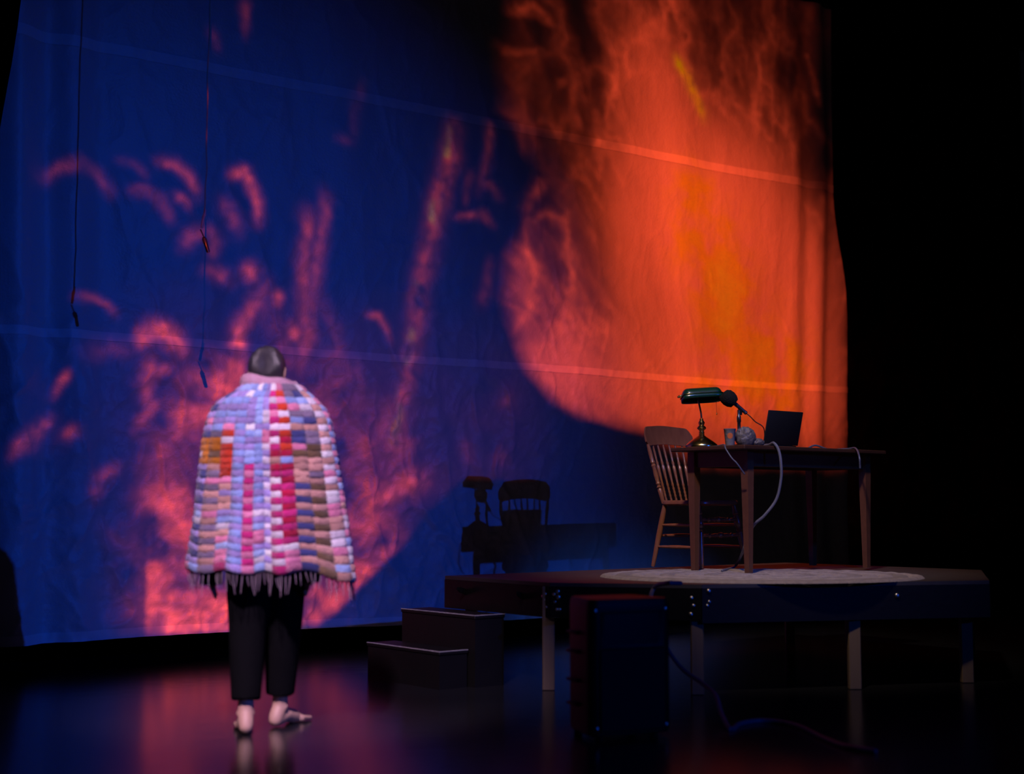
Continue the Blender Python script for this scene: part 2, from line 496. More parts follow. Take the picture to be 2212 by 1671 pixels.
# ------------------------------------------------------------------ mesh helpers
class MB:
    def __init__(self):
        self.v, self.f = [], []

    def add(self, vs, fs, M_=None):
        o = len(self.v)
        for p in vs:
            p = Vector(p)
            if M_ is not None:
                p = M_ @ p
            self.v.append(p)
        self.f += [tuple(i + o for i in q) for q in fs]
        return self

    def box(self, c, s, M_=None, bev=0.0, seg=1):
        bm = bmesh.new()
        bmesh.ops.create_cube(bm, size=1)
        for v in bm.verts:
            v.co = Vector((v.co.x * s[0] + c[0], v.co.y * s[1] + c[1], v.co.z * s[2] + c[2]))
        if bev:
            bmesh.ops.bevel(bm, geom=bm.edges[:], offset=bev, segments=seg, affect='EDGES', profile=.5)
        bm.verts.index_update()
        self.add([v.co.copy() for v in bm.verts], [[v.index for v in f.verts] for f in bm.faces], M_)
        bm.free()
        return self

    def tube(self, pts, rad, n=10, cap=True, M_=None, round_cap=False):
        pts = [Vector(p) for p in pts]
        if isinstance(rad, (int, float)):
            rad = [rad] * len(pts)
        rad = list(rad)
        if round_cap:
            d0 = (pts[0] - pts[1]).normalized()
            d1 = (pts[-1] - pts[-2]).normalized()
            a, b = pts[0], pts[-1]
            ra, rb = rad[0], rad[-1]
            pre = [(a + d0 * ra * k, ra * math.sqrt(max(0, 1 - k * k))) for k in (.96, .8, .5)]
            post = [(b + d1 * rb * k, rb * math.sqrt(max(0, 1 - k * k))) for k in (.5, .8, .96)]
            pts = [q for q, _ in pre] + pts + [q for q, _ in post]
            rad = [r for _, r in pre] + rad + [r for _, r in post]
        tang = []
        for i in range(len(pts)):
            a = pts[max(i - 1, 0)]
            b = pts[min(i + 1, len(pts) - 1)]
            tang.append((b - a).normalized())
        ref = Vector((0, 0, 1)) if abs(tang[0].z) < .9 else Vector((1, 0, 0))
        x = tang[0].cross(ref).normalized()
        vs, fs = [], []
        for i, p in enumerate(pts):
            t = tang[i]
            x = (x - t * x.dot(t)).normalized()
            y = t.cross(x)
            for k in range(n):
                a = 2 * math.pi * k / n
                vs.append(p + (x * math.cos(a) + y * math.sin(a)) * rad[i])
        for i in range(len(pts) - 1):
            for k in range(n):
                k2 = (k + 1) % n
                fs.append((i * n + k, i * n + k2, (i + 1) * n + k2, (i + 1) * n + k))
        if cap:
            fs.append(tuple(range(n - 1, -1, -1)))
            fs.append(tuple((len(pts) - 1) * n + k for k in range(n)))
        return self.add(vs, fs, M_)

    def lathe(self, prof, n=24, M_=None, sx=1.0, sy=1.0):
        vs, fs = [], []
        for r, z in prof:
            for k in range(n):
                a = 2 * math.pi * k / n
                vs.append((r * math.cos(a) * sx, r * math.sin(a) * sy, z))
        for i in range(len(prof) - 1):
            for k in range(n):
                k2 = (k + 1) % n
                fs.append((i * n + k, i * n + k2, (i + 1) * n + k2, (i + 1) * n + k))
        fs.append(tuple(range(n - 1, -1, -1)))
        fs.append(tuple((len(prof) - 1) * n + k for k in range(n)))
        return self.add(vs, fs, M_)

    def prism(self, poly, z0, z1, M_=None):
        n = len(poly)
        vs = [(p[0], p[1], z0) for p in poly] + [(p[0], p[1], z1) for p in poly]
        fs = [tuple(range(n - 1, -1, -1)), tuple(range(n, 2 * n))]
        for k in range(n):
            k2 = (k + 1) % n
            fs.append((k, k2, n + k2, n + k))
        return self.add(vs, fs, M_)

    def ellipsoid(self, c, r, n=20, m=14, M_=None):
        prof = [(math.sin(math.pi * (i + .02) / (m + .04)), -math.cos(math.pi * (i + .02) / (m + .04))) for i in range(m + 1)]
        A = Matrix.Translation(c) @ Matrix.Diagonal((r[0], r[1], r[2], 1))
        if M_ is not None:
            A = M_ @ A
        return self.lathe(prof, n, A)

    def mesh(self, name):
        me = bpy.data.meshes.new(name)
        me.from_pydata([tuple(v) for v in self.v], [], self.f)
        bm = bmesh.new()
        bm.from_mesh(me)
        bmesh.ops.recalc_face_normals(bm, faces=bm.faces)
        bm.to_mesh(me)
        bm.free()
        return me

    def build(self, name, material, parent=None, smooth=True, angle=40):
        return link(name, self.mesh(name), material, parent, smooth, angle)


def link(name, me, material, parent=None, smooth=True, angle=40):
    if not me.materials:
        me.materials.append(M[material])
    if smooth:
        me.shade_smooth()
        me.set_sharp_from_angle(angle=math.radians(angle))
    o = bpy.data.objects.new(name, me)
    COL.objects.link(o)
    if parent is not None:
        o.parent = parent
    return o


def tag(o, label=None, cat=None, group=None, kind=None):
    for k, v in (('label', label), ('category', cat), ('group', group), ('kind', kind)):
        if v:
            o[k] = v
    return o


def thing(name, label, cat, loc, rz=0.0, group=None):
    o = bpy.data.objects.new(name, None)
    o.empty_display_size = .1
    COL.objects.link(o)
    o.location = loc
    o.rotation_euler = (0, 0, rz)
    return tag(o, label, cat, group)


def spline(pts, n=8):
    """Catmull-Rom through pts."""
    P = [Vector(p) for p in pts]
    P = [P[0] * 2 - P[1]] + P + [P[-1] * 2 - P[-2]]
    out = []
    for i in range(1, len(P) - 2):
        for k in range(n):
            t = k / n
            a, b, c, d = P[i - 1], P[i], P[i + 1], P[i + 2]
            out.append(.5 * ((2 * b) + (c - a) * t + (2 * a - 5 * b + 4 * c - d) * t * t + (3 * b - a - 3 * c + d) * t ** 3))
    out.append(P[-2])
    return out


# ------------------------------------------------------------------ the setting
m = MB().box((0, 9.5, -.05), (20, 17, .1))
tag(m.build('floor', 'floor', smooth=False), 'glossy black vinyl stage floor reflecting the lit cloth', 'floor', kind='structure')


def drape(name, a, b, h, label):
    a, b = Vector(a), Vector(b)
    d = (b - a)
    L_ = d.length
    d.normalize()
    nrm = Vector((d.y, -d.x, 0))
    nx, nz = int(L_ / .06), 6
    vs, fs = [], []
    for j in range(nz + 1):
        for i in range(nx + 1):
            s = L_ * i / nx
            w = .07 * math.sin(s * 11 + math.sin(s * 1.7)) + .03 * math.sin(s * 23 + j * .2)
            vs.append(a + d * s + nrm * w + Vector((0, 0, h * j / nz)))
    for j in range(nz):
        for i in range(nx):
            q = j * (nx + 1) + i
            fs.append((q, q + 1, q + nx + 2, q + nx + 1))
    o = MB().add(vs, fs).build(name, 'drape')
    return tag(o, label, 'curtain', kind='structure')


wb = C0 - CN * 1.6
drape('wall_back', wb - CD * 8.0, wb + CD * 9.0, 7.0, 'black velour curtain hanging behind the whole stage')
m = MB().box((0, 9.5, 7.06), (20, 17, .1))
tag(m.build('ceiling', 'drape', smooth=False), 'black void above the stage', 'ceiling', kind='structure')

# ------------------------------------------------------------------ the backdrop
S_L, S_R, H_B, H_T = -3.72, 3.70, .16, 5.56


def cloth_disp(s, t):
    low = smooth(2.9, 1.2, t) * (1 - .75 * smooth(-.2, 1.2, s))
    calm = 1 - .6 * smooth(.2, 1.4, s)
    d = .06 * (vnoise(s * 1.1, t * .25, 5) - .5) + .03 * (vnoise(s * 3.4 + .3 * t, t * .5, 6) - .5)
    ws, wt = s + .22 * (fbm(s * 1.3, t * 1.3, 7) - .5), t + .3 * (fbm(s * 1.3, t * 1.3, 9) - .5)
    # long sharp creases, mostly steep, and crumples towards the floor
    d += (.010 * calm + .014 * low) * ridge(fbm(ws * 2.6 + wt * .9, wt * 1.0 - ws * .3, 12, 3)) ** 6
    d += (.006 * calm + .012 * low) * ridge(fbm(ws * 4.5 - wt * 1.2, wt * 2.6, 13, 3)) ** 6
    d += (.0025 * calm + .009 * low) * ridge(fbm(ws * 6.5, wt * 7.5, 14, 4)) ** 3
    d += .005 * low * ridge(fbm(ws * 13, wt * 18, 15, 3)) ** 2
    # hanging folds at the two sides
    # fine vertical scratches of folded cloth on the right
    d += .003 * (1 - calm) * ridge(fbm(ws * 16, wt * 1.6, 19, 3)) ** 5
    d += .05 * smooth(-2.9, -3.7, s) * np.sin(s * 17 + .4 * t) * smooth(5.6, 3.5, t)
    d += .035 * smooth(2.7, 3.7, s) * np.sin(s * 19 + .7 * np.sin(t * 1.1))
    # gathered bottom
    d += .010 * smooth(1.0, .2, t) * ridge(fbm(ws * 2.5, wt * 9, 18, 3))
    return d


def side_left(t):
    return -3.69 - .14 * smooth(4.4, 2.6, t)


def side_right(t):
    return 3.62 + .11 * smooth(3.9, 2.6, t) - .02 * smooth(2.4, .5, t)


backdrop = thing('projection_backdrop', 'huge crumpled sheet hung as a backdrop, lit deep blue with orange fire', 'backdrop', (0, 10.4, 0), math.atan2(CD.y, CD.x))


def cloth_grid(s_fn, t0_fn, t1_fn, nx, nz, off, name, material):
    i = np.linspace(0, 1, nx + 1)
    j = np.linspace(0, 1, nz + 1)
    I, J = np.meshgrid(i, j)
    t0, t1 = t0_fn(I), t1_fn(I)
    T = t0 + (t1 - t0) * J
    lo, hi = s_fn(T)
    S = lo + (hi - lo) * I
    Dn = cloth_disp(S, T) + off
    V = np.stack([S, -Dn, T], -1).reshape(-1, 3)
    q = (np.arange(nz)[:, None] * (nx + 1) + np.arange(nx)[None, :]).ravel()
    Fc = np.stack([q, q + 1, q + nx + 2, q + nx + 1], -1)
    me = bpy.data.meshes.new(name)
    me.from_pydata(V.tolist(), [], Fc.tolist())
    return link(name, me, material, backdrop, angle=180)


hem_low = lambda I: .155 + .02 * np.sin(I * 9) * (1 - I) + 0 * I
cloth_grid(lambda T: (side_left(T), side_right(T)), hem_low, lambda I: 5.56 + 0 * I, 620, 440, 0, 'sheet', 'cloth')
for h0, wd in ((3.865, .07), (2.025, .055)):
    o = cloth_grid(lambda T: (side_left(T), side_right(T)), lambda I: h0 - wd / 2 + .006 * np.sin(I * 14), lambda I: h0 + wd / 2 + .006 * np.sin(I * 14), 620, 3, .004, 'seam', 'seam')
    tag(o, 'paler doubled seam running across the sheet')
o = cloth_grid(lambda T: (side_left(T), side_right(T)), hem_low, lambda I: .155 + .06 + .02 * np.sin(I * 9) * (1 - I), 620, 3, .004, 'hem', 'seam')
MB().tube([(S_L - .1, .01, 5.60), (S_R + .1, .01, 5.60)], .03, 12).build('batten', 'blackmetal', backdrop)
for s in (-3.2, -1.1, 1.1, 3.2):
    MB().tube([(s, .01, 5.62), (s, .01, 7.02)], .006, 6).build('suspension_line', 'blackmetal', backdrop)

# ------------------------------------------------------------------ raised platform
PH = .57
A, B, C_, D_ = (on_level(960, 1243, PH), on_level(1187, 1258, PH), on_level(1515, 1262, PH), on_level(2138, 1253, PH))
VD = Vector((.772, .636, 0)).normalized()      # along the desk
UD = Vector((VD.y, -VD.x, 0))                  # towards the house, to the right
RZ = math.atan2(VD.y, VD.x)
Fp = A + VD * 3.1
Ep = Vector((3.02, 9.0, PH))
pc = (A + B + C_ + D_ + Ep + Fp) / 6
pc.z = 0
platform = thing('stage_platform', 'low black plywood platform on pine legs carrying the desk', 'platform', pc)
inv = Matrix.Translation(-pc)


def shrink(poly, g):
    c = sum(poly, Vector()) / len(poly)
    out = []
    for p in poly:
        d = c - p
        out.append(p + d.normalized() * g)
    return out


Bb, Cb = Fp.lerp(Ep, .34), Fp.lerp(Ep, .67)
for poly in ([A, B, Bb, Fp], [B, C_, Cb, Bb], [C_, D_, Ep, Cb]):
    MB().prism(shrink(poly, .004), PH - .02, PH, inv).build('deck_panel', 'deck', platform, smooth=False)


def fascia(a, b, h, name='fascia_board'):
    d = (b - a).normalized()
    n = Vector((d.y, -d.x, 0))
    a2, b2 = a + d * .003, b - d * .003
    poly = [a2 + n * .001, b2 + n * .001, b2 - n * .03, a2 - n * .03]
    return MB().prism(poly, PH - h, PH - .021, inv).build(name, 'blackwood', platform, smooth=False)


for a, b, h in ((A, B, .185), (B, C_, .185), (C_, D_, .20), (D_, Ep, .20), (Ep, Fp, .185), (Fp, A, .185)):
    fascia(a, b, h)


def fascia_point(a, b, px, dz, out=.004):
    """point on the board a-b below pixel column px, dz under the deck"""
    k = (px - 1106) / F_PX
    d = b - a
    yz = math.cos(PITCH)
    t = (k * a.y * 1.0 - a.x) / (d.x - k * d.y)
    p = a + d * t
    n = Vector((d.y, -d.x, 0)).normalized()
    return p + n * out + Vector((0, 0, -dz)), n, d.normalized()


def hand_slot_shade(px, dz):
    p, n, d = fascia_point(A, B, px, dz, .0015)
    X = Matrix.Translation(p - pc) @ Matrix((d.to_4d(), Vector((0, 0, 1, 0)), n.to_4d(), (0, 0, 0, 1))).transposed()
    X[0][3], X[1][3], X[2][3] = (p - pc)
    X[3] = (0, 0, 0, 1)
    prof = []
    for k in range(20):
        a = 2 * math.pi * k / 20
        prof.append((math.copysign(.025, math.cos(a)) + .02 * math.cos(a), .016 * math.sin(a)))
    MB().prism(prof, -.003, .002, X).build('hand_slot_shade', 'hole', platform, smooth=False)  # flat black oval on the board, painted shade instead of a cut recess


hand_slot_shade(1008, .085)
hand_slot_shade(1130, .085)

bolt_me = MB().lathe([(.0105, 0), (.0105, .003), (.008, .006), (.003, .0075)], 10).mesh('bolt')


def bolt(a, b, px, dz, s=1.0):
    p, n, d = fascia_point(a, b, px, dz, .001)
    o = link('bolt', bolt_me, 'bolt', platform)
    o.rotation_euler = n.to_track_quat('Z', 'Y').to_euler()
    o.location = p - pc
    o.scale = (s, s, s)


for px, dz, s in ((1172, .075, .8), (1178, .06, .9), (1176, .09, .8), (1180, .13, .7), (1174, .15, .7)):
    bolt(A, B, px, dz, s)
for px, dz, s in ((1196, .06, .9), (1204, .045, 1.2), (1205, .075, 1.3), (1198, .10, .8), (1202, .14, .9), (1208, .14, .9), (1490, .07, 1.0), (1494, .11, 1.0), (1488, .155, 1.2)):
    bolt(B, C_, px, dz, s)
for px, dz, s in ((1527, .035, 1.3), (1528, .09, .9), (1524, .11, .9), (1930, .075, 1.5)):
    bolt(C_, D_, px, dz, s)
leg_pts = [A + VD * .12 + UD * .1, B + Vector((-.005, .012, 0)), C_ + Vector((-.02, .012, 0)), on_level(1850, 1258, PH) + Vector((0, .05, 0)),
           D_ + Vector((-.1, .09, 0)), Ep + Vector((-.1, -.05, 0)), Fp + Vector((0, -.15, 0)), Bb + Vector((0, -.1, 0)), Fp.lerp(A, .5) + UD * .1]
for p in leg_pts:
    q = p - pc
    MB().box((q.x, q.y + .035, (PH - .021) / 2), (.066, .045, PH - .021), bev=.004).build('leg', 'lumber', platform, smooth=False)

# step boxes at the left end of the platform
def step_box(name, corner, h, wu, wv, label, foot):
    """corner: front corner (towards the house); wu along -UD, wv along VD."""
    t = thing(name, label, 'step', (corner.x, corner.y, 0), RZ, 'stage steps')
    # local x = VD, local y = -UD
    th = .02
    MB().box((wv / 2, wu / 2, (h - th) / 2), (wv - .012, wu - .012, h - th)).build('carcass', 'blackwood', t, smooth=False)
    MB().box((wv / 2, wu / 2, h - th / 2), (wv, wu, th), bev=.004).build('tread', 'blackwood', t, smooth=False)
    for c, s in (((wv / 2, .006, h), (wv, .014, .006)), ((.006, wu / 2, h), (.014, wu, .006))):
        MB().box(c, s, bev=.002).build('edge_glint_strip', 'edge', t, smooth=False)  # added pale strips stand in for edges catching grazing light
    return t


small_c = on_level(949, 1408, .20)
big_c = small_c + VD * .20 + UD * .052
step_box('step_box', big_c, .385, .70, .212, 'taller black wooden step box standing against the platform end', 0)
step_box('step_box', small_c, .20, .70, .197, 'low black wooden step box in front of the taller one', 0)

# rug
rug_c = Vector((1.44, 8.12, PH))
rug = thing('oval_rug', 'pale braided oval rug lying under the desk and chair', 'rug', rug_c)
NR = 11
for k in range(NR):
    r0, r1 = k / NR, (k + 1) / NR
    mb = MB()
    n = 72
    pts = []
    rm = (r0 + r1) / 2 if k else r1 * .5
    for i in range(n + 1):
        a = 2 * math.pi * i / n
        pts.append((.93 * rm * math.cos(a), .76 * rm * math.sin(a), .008))
    # flattened braid
    vs, fs = [], []
    hw = .5 / NR * .98 if k else .25 / NR
    for i in range(n):
        a = 2 * math.pi * i / n
        ca, sa = math.cos(a), math.sin(a)
        wob = .0025 * math.sin(a * 30 + k)
        for dr, z in ((-hw, .0), (-hw * .7, .011), (0, .015 + wob), (hw * .7, .011), (hw, .0)):
            vs.append((.93 * (rm + dr) * ca, .76 * (rm + dr) * sa, z))
    for i in range(n):
        i2 = (i + 1) % n
        for q in range(4):
            fs.append((i * 5 + q, i2 * 5 + q, i2 * 5 + q + 1, i * 5 + q + 1))
    mb.add(vs, fs).build('braid', 'rug' if k % 3 else 'rug2', rug)

# ------------------------------------------------------------------ desk
DT = .75
DESK_C = Vector((1.70, 8.785, PH + .016))
desk = thing('writing_desk', 'dark wooden writing desk with tapered legs standing on the rug', 'desk', DESK_C, RZ)
LX, LY = .57, .215


def desk_point(px, b):
    """desk-local (a, b) under pixel column px"""
    k = (px - 1106) / F_PX
    n = Vector((-VD.y, VD.x, 0))
    p0 = DESK_C + n * b
    a = (k * p0.y - p0.x) / (VD.x - k * VD.y)
    return a


MB().box((0, 0, DT - .0125), (1.38, .60, .025), bev=.005).build('desk_top', 'desktop', desk, smooth=False)
for sx in (-1, 1):
    for sy in (-1, 1):
        x, y = sx * LX, sy * LY
        vs, fs = [], []
        for z, w in ((0, .017), (.30, .022), (DT - .16, .027), (DT - .026, .027)):
            vs += [(x - w, y - w, z), (x + w, y - w, z), (x + w, y + w, z), (x - w, y + w, z)]
        for i in range(3):
            for q in range(4):
                q2 = (q + 1) % 4
                fs.append((i * 4 + q, i * 4 + q2, i * 4 + 4 + q2, i * 4 + 4 + q))
        fs += [(3, 2, 1, 0), (12, 13, 14, 15)]
        MB().add(vs, fs).build('leg', 'desk', desk, smooth=False)
for c, s in (((0, -LY, DT - .075), (2 * LX - .055, .02, .095)), ((0, LY, DT - .075), (2 * LX - .055, .02, .095)),
             ((-LX, 0, DT - .075), (.02, 2 * LY - .055, .095)), ((LX, 0, DT - .075), (.02, 2 * LY - .055, .095))):
    MB().box(c, s, bev=.002).build('apron', 'desk', desk, smooth=False)

TOPZ = DESK_C.z + DT


def desk_world(a, b, z=0.0):
    n = Vector((-VD.y, VD.x, 0))
    return Vector((DESK_C.x, DESK_C.y, TOPZ + z)) + VD * a + n * b


# ------------------------------------------------------------------ chair
def turned(length, spec, r):
    """profile of a turned rod: spec of (t, radius factor)"""
    return [(r * f, length * t) for t, f in spec]


def rod_between(a, b, prof_spec, r, n=14):
    a, b = Vector(a), Vector(b)
    d = b - a
    Mx = Matrix.Translation(a) @ d.to_track_quat('Z', 'Y').to_matrix().to_4x4()
    return MB().lathe(turned(d.length, prof_spec, r), n, Mx)


CH_C = Vector((1.222, 9.10, PH + .016))
chair = thing('spindle_chair', 'brown varnished spindle-back chair tucked behind the desk', 'chair', CH_C, RZ)
# local: front = -y, width along x
SEAT_H = .43
seat_poly = []
for k in range(40):
    a = 2 * math.pi * k / 40
    ca, sa = math.cos(a), math.sin(a)
    f = (abs(ca) ** 4 + abs(sa) ** 4) ** -.25
    w = .215 if sa < 0 else .20
    seat_poly.append((f * ca * w, f * sa * .205))
mb = MB()
vs, fs = [], []
layers = ((.93, SEAT_H - .035), (1.0, SEAT_H - .024), (1.0, SEAT_H - .008), (.97, SEAT_H), (.80, SEAT_H - .002), (.5, SEAT_H - .009), (.15, SEAT_H - .011))
for f, z in layers:
    vs += [(p[0] * f, p[1] * f, z) for p in seat_poly]
n = 40
for i in range(len(layers) - 1):
    for k in range(n):
        k2 = (k + 1) % n
        fs.append((i * n + k, i * n + k2, i * n + n + k2, i * n + n + k))
fs.append(tuple(range(n - 1, -1, -1)))
fs.append(tuple((len(layers) - 1) * n + k for k in range(n)))
mb.add(vs, fs).build('seat', 'oak', chair)
LEG_F = [(0, .62), (.03, .72), (.30, .9), (.50, 1.05), (.56, 1.1), (.58, .75), (.60, 1.15), (.63, .8), (.66, 1.2), (.72, 1.25), (.80, 1.0), (.84, .75), (.86, 1.1), (.90, .85), (1.0, .7)]
LEG_B = [(0, .62), (.05, .72), (.5, 1.0), (.8, .95), (1, .75)]
feet = {}
for sx in (-1, 1):
    for sy, spec in ((-1, LEG_F), (1, LEG_B)):
        foot = Vector((sx * .215, sy * .215, 0))
        top = Vector((sx * .165, sy * .15, SEAT_H - .03))
        feet[sx, sy] = (foot, top)
        rod_between(foot, top, spec, .019).build('leg', 'oak', chair)


def leg_at(sx, sy, z):
    a, b = feet[sx, sy]
    return a.lerp(b, z / b.z)


PLAIN = [(0, .7), (.5, 1.15), (1, .7)]
TURN = [(0, .6), (.12, .9), (.2, .6), (.23, 1.25), (.27, .7), (.36, 1.1), (.44, .8), (.46, 1.35), (.5, 1.5), (.54, 1.35), (.56, .8), (.64, 1.1), (.73, .7), (.77, 1.25), (.8, .6), (.88, .9), (1, .6)]
for z, dz in ((.155, 0), (.255, 0)):
    rod_between(leg_at(-1, -1, z + .05), leg_at(1, -1, z + .05), TURN, .013).build('front_stretcher', 'oak', chair)
for sx in (-1, 1):
    for z in (.13, .27):
        rod_between(leg_at(sx, -1, z), leg_at(sx, 1, z), PLAIN, .0105).build('side_stretcher', 'oak', chair)
rod_between(leg_at(-1, 1, .20), leg_at(1, 1, .20), PLAIN, .0105).build('back_stretcher', 'oak', chair)
POST = [(0, .8), (.10, 1.0), (.22, 1.15), (.25, .8), (.27, 1.25), (.30, .8), (.33, 1.2), (.36, .85), (.48, 1.15), (.60, .85), (.63, 1.2), (.66, .8), (.69, 1.2), (.72, .9), (.85, 1.0), (1, .7)]
SPIN = [(0, .7), (.04, 1.0), (.08, .7), (.11, 1.1), (.14, .7), (.17, 1.1), (.20, .7), (.23, 1.1), (.26, .7), (.29, 1.15), (.33, .8), (.50, 1.2), (.60, 1.35), (.63, .8), (.66, 1.2), (.70, .8), (.85, 1.0), (1, .55)]


def back_y(z):
    return .165 + (z - SEAT_H) * .26


def bow(x):
    return .035 * (1 - (x / .2) ** 2)


for sx in (-1, 1):
    rod_between((sx * .168, back_y(SEAT_H) - .005, SEAT_H - .02), (sx * .205, back_y(.80), .80), POST, .0145).build('back_post', 'oak', chair)
for i in range(6):
    x = -.125 + .05 * i
    rod_between((x * .95, back_y(SEAT_H) + .012, SEAT_H - .01), (x * 1.12, back_y(.81) + bow(x), .81), SPIN, .0085, 10).build('spindle', 'oak', chair)
# crest rail: bowed board with rounded upper corners
vs, fs = [], []
NC = 28
for i in range(NC + 1):
    x = -.225 + .45 * i / NC
    e = abs(x) / .225
    top = .925 - .055 * max(0, (e - .80) / .20) ** 2 + .006 * math.cos(x * 14)
    bot = .785 + .02 * (1 - e ** 2) + .03 * max(0, (e - .85) / .15) ** 2
    for z, off in ((bot, -.008), (top, -.006), (top, .006), (bot, .008)):
        vs.append((x, back_y(z) + bow(x) + off + .002, z))
for i in range(NC):
    for q in range(4):
        q2 = (q + 1) % 4
        fs.append((i * 4 + q, i * 4 + q2, i * 4 + 4 + q2, i * 4 + 4 + q))
fs += [(0, 1, 2, 3), (NC * 4 + 3, NC * 4 + 2, NC * 4 + 1, NC * 4)]
MB().add(vs, fs).build('crest_rail', 'oak', chair)

# ------------------------------------------------------------------ desk lamp
lamp_w = desk_world(desk_point(1516, .16), .16)
lamp = thing('banker_lamp', 'brass desk lamp with a green glass shade on the desk corner', 'lamp', lamp_w, math.radians(8))
MB().lathe([(.0, 0), (.098, 0), (.100, .010), (.095, .020), (.078, .036), (.054, .053), (.032, .067), (.020, .075), (.015, .080)], 36).build('base', 'brass', lamp)
MB().lathe([(.014, .078), (.020, .084), (.014, .090), (.020, .095), (.014, .100), (.016, .108), (.026, .116), (.029, .122), (.024, .130), (.014, .138), (.018, .146), (.020, .156), (.014, .166), (.010, .172), (.013, .177), (.007, .182)], 28).build('turned_column', 'brass', lamp)
neck_pts = spline([(0, 0, .178), (-.003, 0, .215), (-.012, 0, .260), (-.020, -.004, .295), (-.018, -.012, .330), (-.010, -.045, .345)], 6)
MB().tube(neck_pts, .0058, 12).build('neck', 'brass', lamp)
# shade: half trough with rounded ends, open below
vs, fs = [], []
NL, NA = 36, 18
SHW, SHR = .128, .056
for i in range(NL + 1):
    t = -1 + 2 * i / NL
    x = SHW * t
    e = max(0, (abs(t) - .62) / .38)
    rr = SHR * math.sqrt(max(.0, 1 - e ** 2.4)) * 1.0 + .001
    for k in range(NA + 1):
        a = math.pi * k / NA
        vs.append((x, -rr * math.cos(a) * 1.05, math.sin(a) * rr * .95))
for i in range(NL):
    for k in range(NA):
        q = i * (NA + 1) + k
        fs.append((q, q + 1, q + NA + 2, q + NA + 1))
SHM = Matrix.Translation((.004, 0, .318)) @ Matrix.Rotation(math.radians(-4), 4, 'Y') @ Matrix.Rotation(math.radians(-16), 4, 'X')
mb = MB().add(vs, fs, SHM)
# lower straight skirt of the shade
skirt = []
for i in range(41):
    a = 2 * math.pi * i / 40
    ca, sa = math.cos(a), math.sin(a)
    f = (abs(ca) ** 5 + abs(sa) ** 5) ** -.2
    skirt.append((f * ca * SHW * 1.0, f * sa * SHR * 1.05))
sv, sf = [], []
for z in (.004, -.026):
    sv += [(p[0], p[1], z) for p in skirt[:-1]]
for k in range(40):
    k2 = (k + 1) % 40
    sf.append((k, k2, 40 + k2, 40 + k))
mb.add(sv, sf, SHM)
sh = mb.build('shade', 'shade', lamp)
sol = sh.modifiers.new('thickness', 'SOLIDIFY')
sol.thickness = .003
rim = [SHM @ Vector((p[0] * 1.015, p[1] * 1.015, .002)) for p in skirt]
MB().tube(rim, .0028, 8).build('shade_rim', 'brass', lamp)
for sx in (-1, 1):
    e0 = SHM @ Vector((sx * SHW * .99, 0, .012))
    e1 = SHM @ Vector((sx * (SHW + .022), 0, .004))
    MB().tube([e0, e0.lerp(e1, .4), e0.lerp(e1, .6), e1], [.006, .005, .010, .006], 12, round_cap=True).build('finial', 'brass', lamp)
ch0 = SHM @ Vector((.085, -.02, -.005))
MB().tube([ch0, ch0 + Vector((.001, 0, -.06)), ch0 + Vector((.003, 0, -.112))], .0011, 6).ellipsoid(ch0 + Vector((.003, 0, -.116)), (.004, .004, .006), 10, 8).build('pull_chain', 'brass', lamp)

# ------------------------------------------------------------------ microphone on a desk stand
ms_w = desk_world(desk_point(1597, -.07), -.07)
mstand = thing('desk_microphone', 'black microphone with foam windscreen on a short desk stand', 'microphone', ms_w, 0)
MB().lathe([(0, 0), (.062, 0), (.064, .006), (.058, .012), (.02, .018), (.011, .022)], 28).build('stand_base', 'blackmetal', mstand)
mb = MB().lathe([(.0105, .02), (.0105, .085), (.0125, .088), (.0125, .10), (.0105, .103), (.0105, .15), (.013, .153), (.013, .185), (.009, .19), (.009, .225)], 18)
mb.build('stand_post', 'blackmetal', mstand)


def rel(px, py, Y, base):
    return at(px, py, Y) - base


Ym = ms_w.y
c_tail, c_clip, c_head = rel(1613, 893, Ym, ms_w), rel(1600, 882, Ym, ms_w), rel(1575, 861, Ym, ms_w)
ax = (c_head - c_tail).normalized()
MB().tube([c_clip - Vector((0, 0, .04)), c_clip - Vector((0, 0, .01)), c_clip + ax * .012], [.008, .011, .012], 12).build('clip', 'blackplastic', mstand)
MB().tube([c_tail, c_tail + ax * .004, c_tail + ax * .07, c_head], [.009, .0105, .0118, .015], 18).build('microphone_body', 'blackmetal', mstand)
MB().tube([c_tail + ax * .006, c_tail + ax * .014], .0122, 18).build('body_ring', 'bolt', mstand)
hm = Matrix.Translation(c_head) @ ax.to_track_quat('Z', 'Y').to_matrix().to_4x4()
MB().lathe([(.012, -.046), (.032, -.043), (.045, -.023), (.050, .002), (.047, .027), (.034, .045), (.012, .051)], 28, hm).build('foam_windscreen', 'foam', mstand)
end = rel(1650, 925, Ym + .05, ms_w)
MB().tube(spline([c_tail, c_tail - ax * .03, c_tail.lerp(end, .5) + Vector((0, 0, -.004)), end, end + Vector((.012, .06, -.10))], 6), .0032, 8).build('microphone_cable', 'cable_black', mstand)

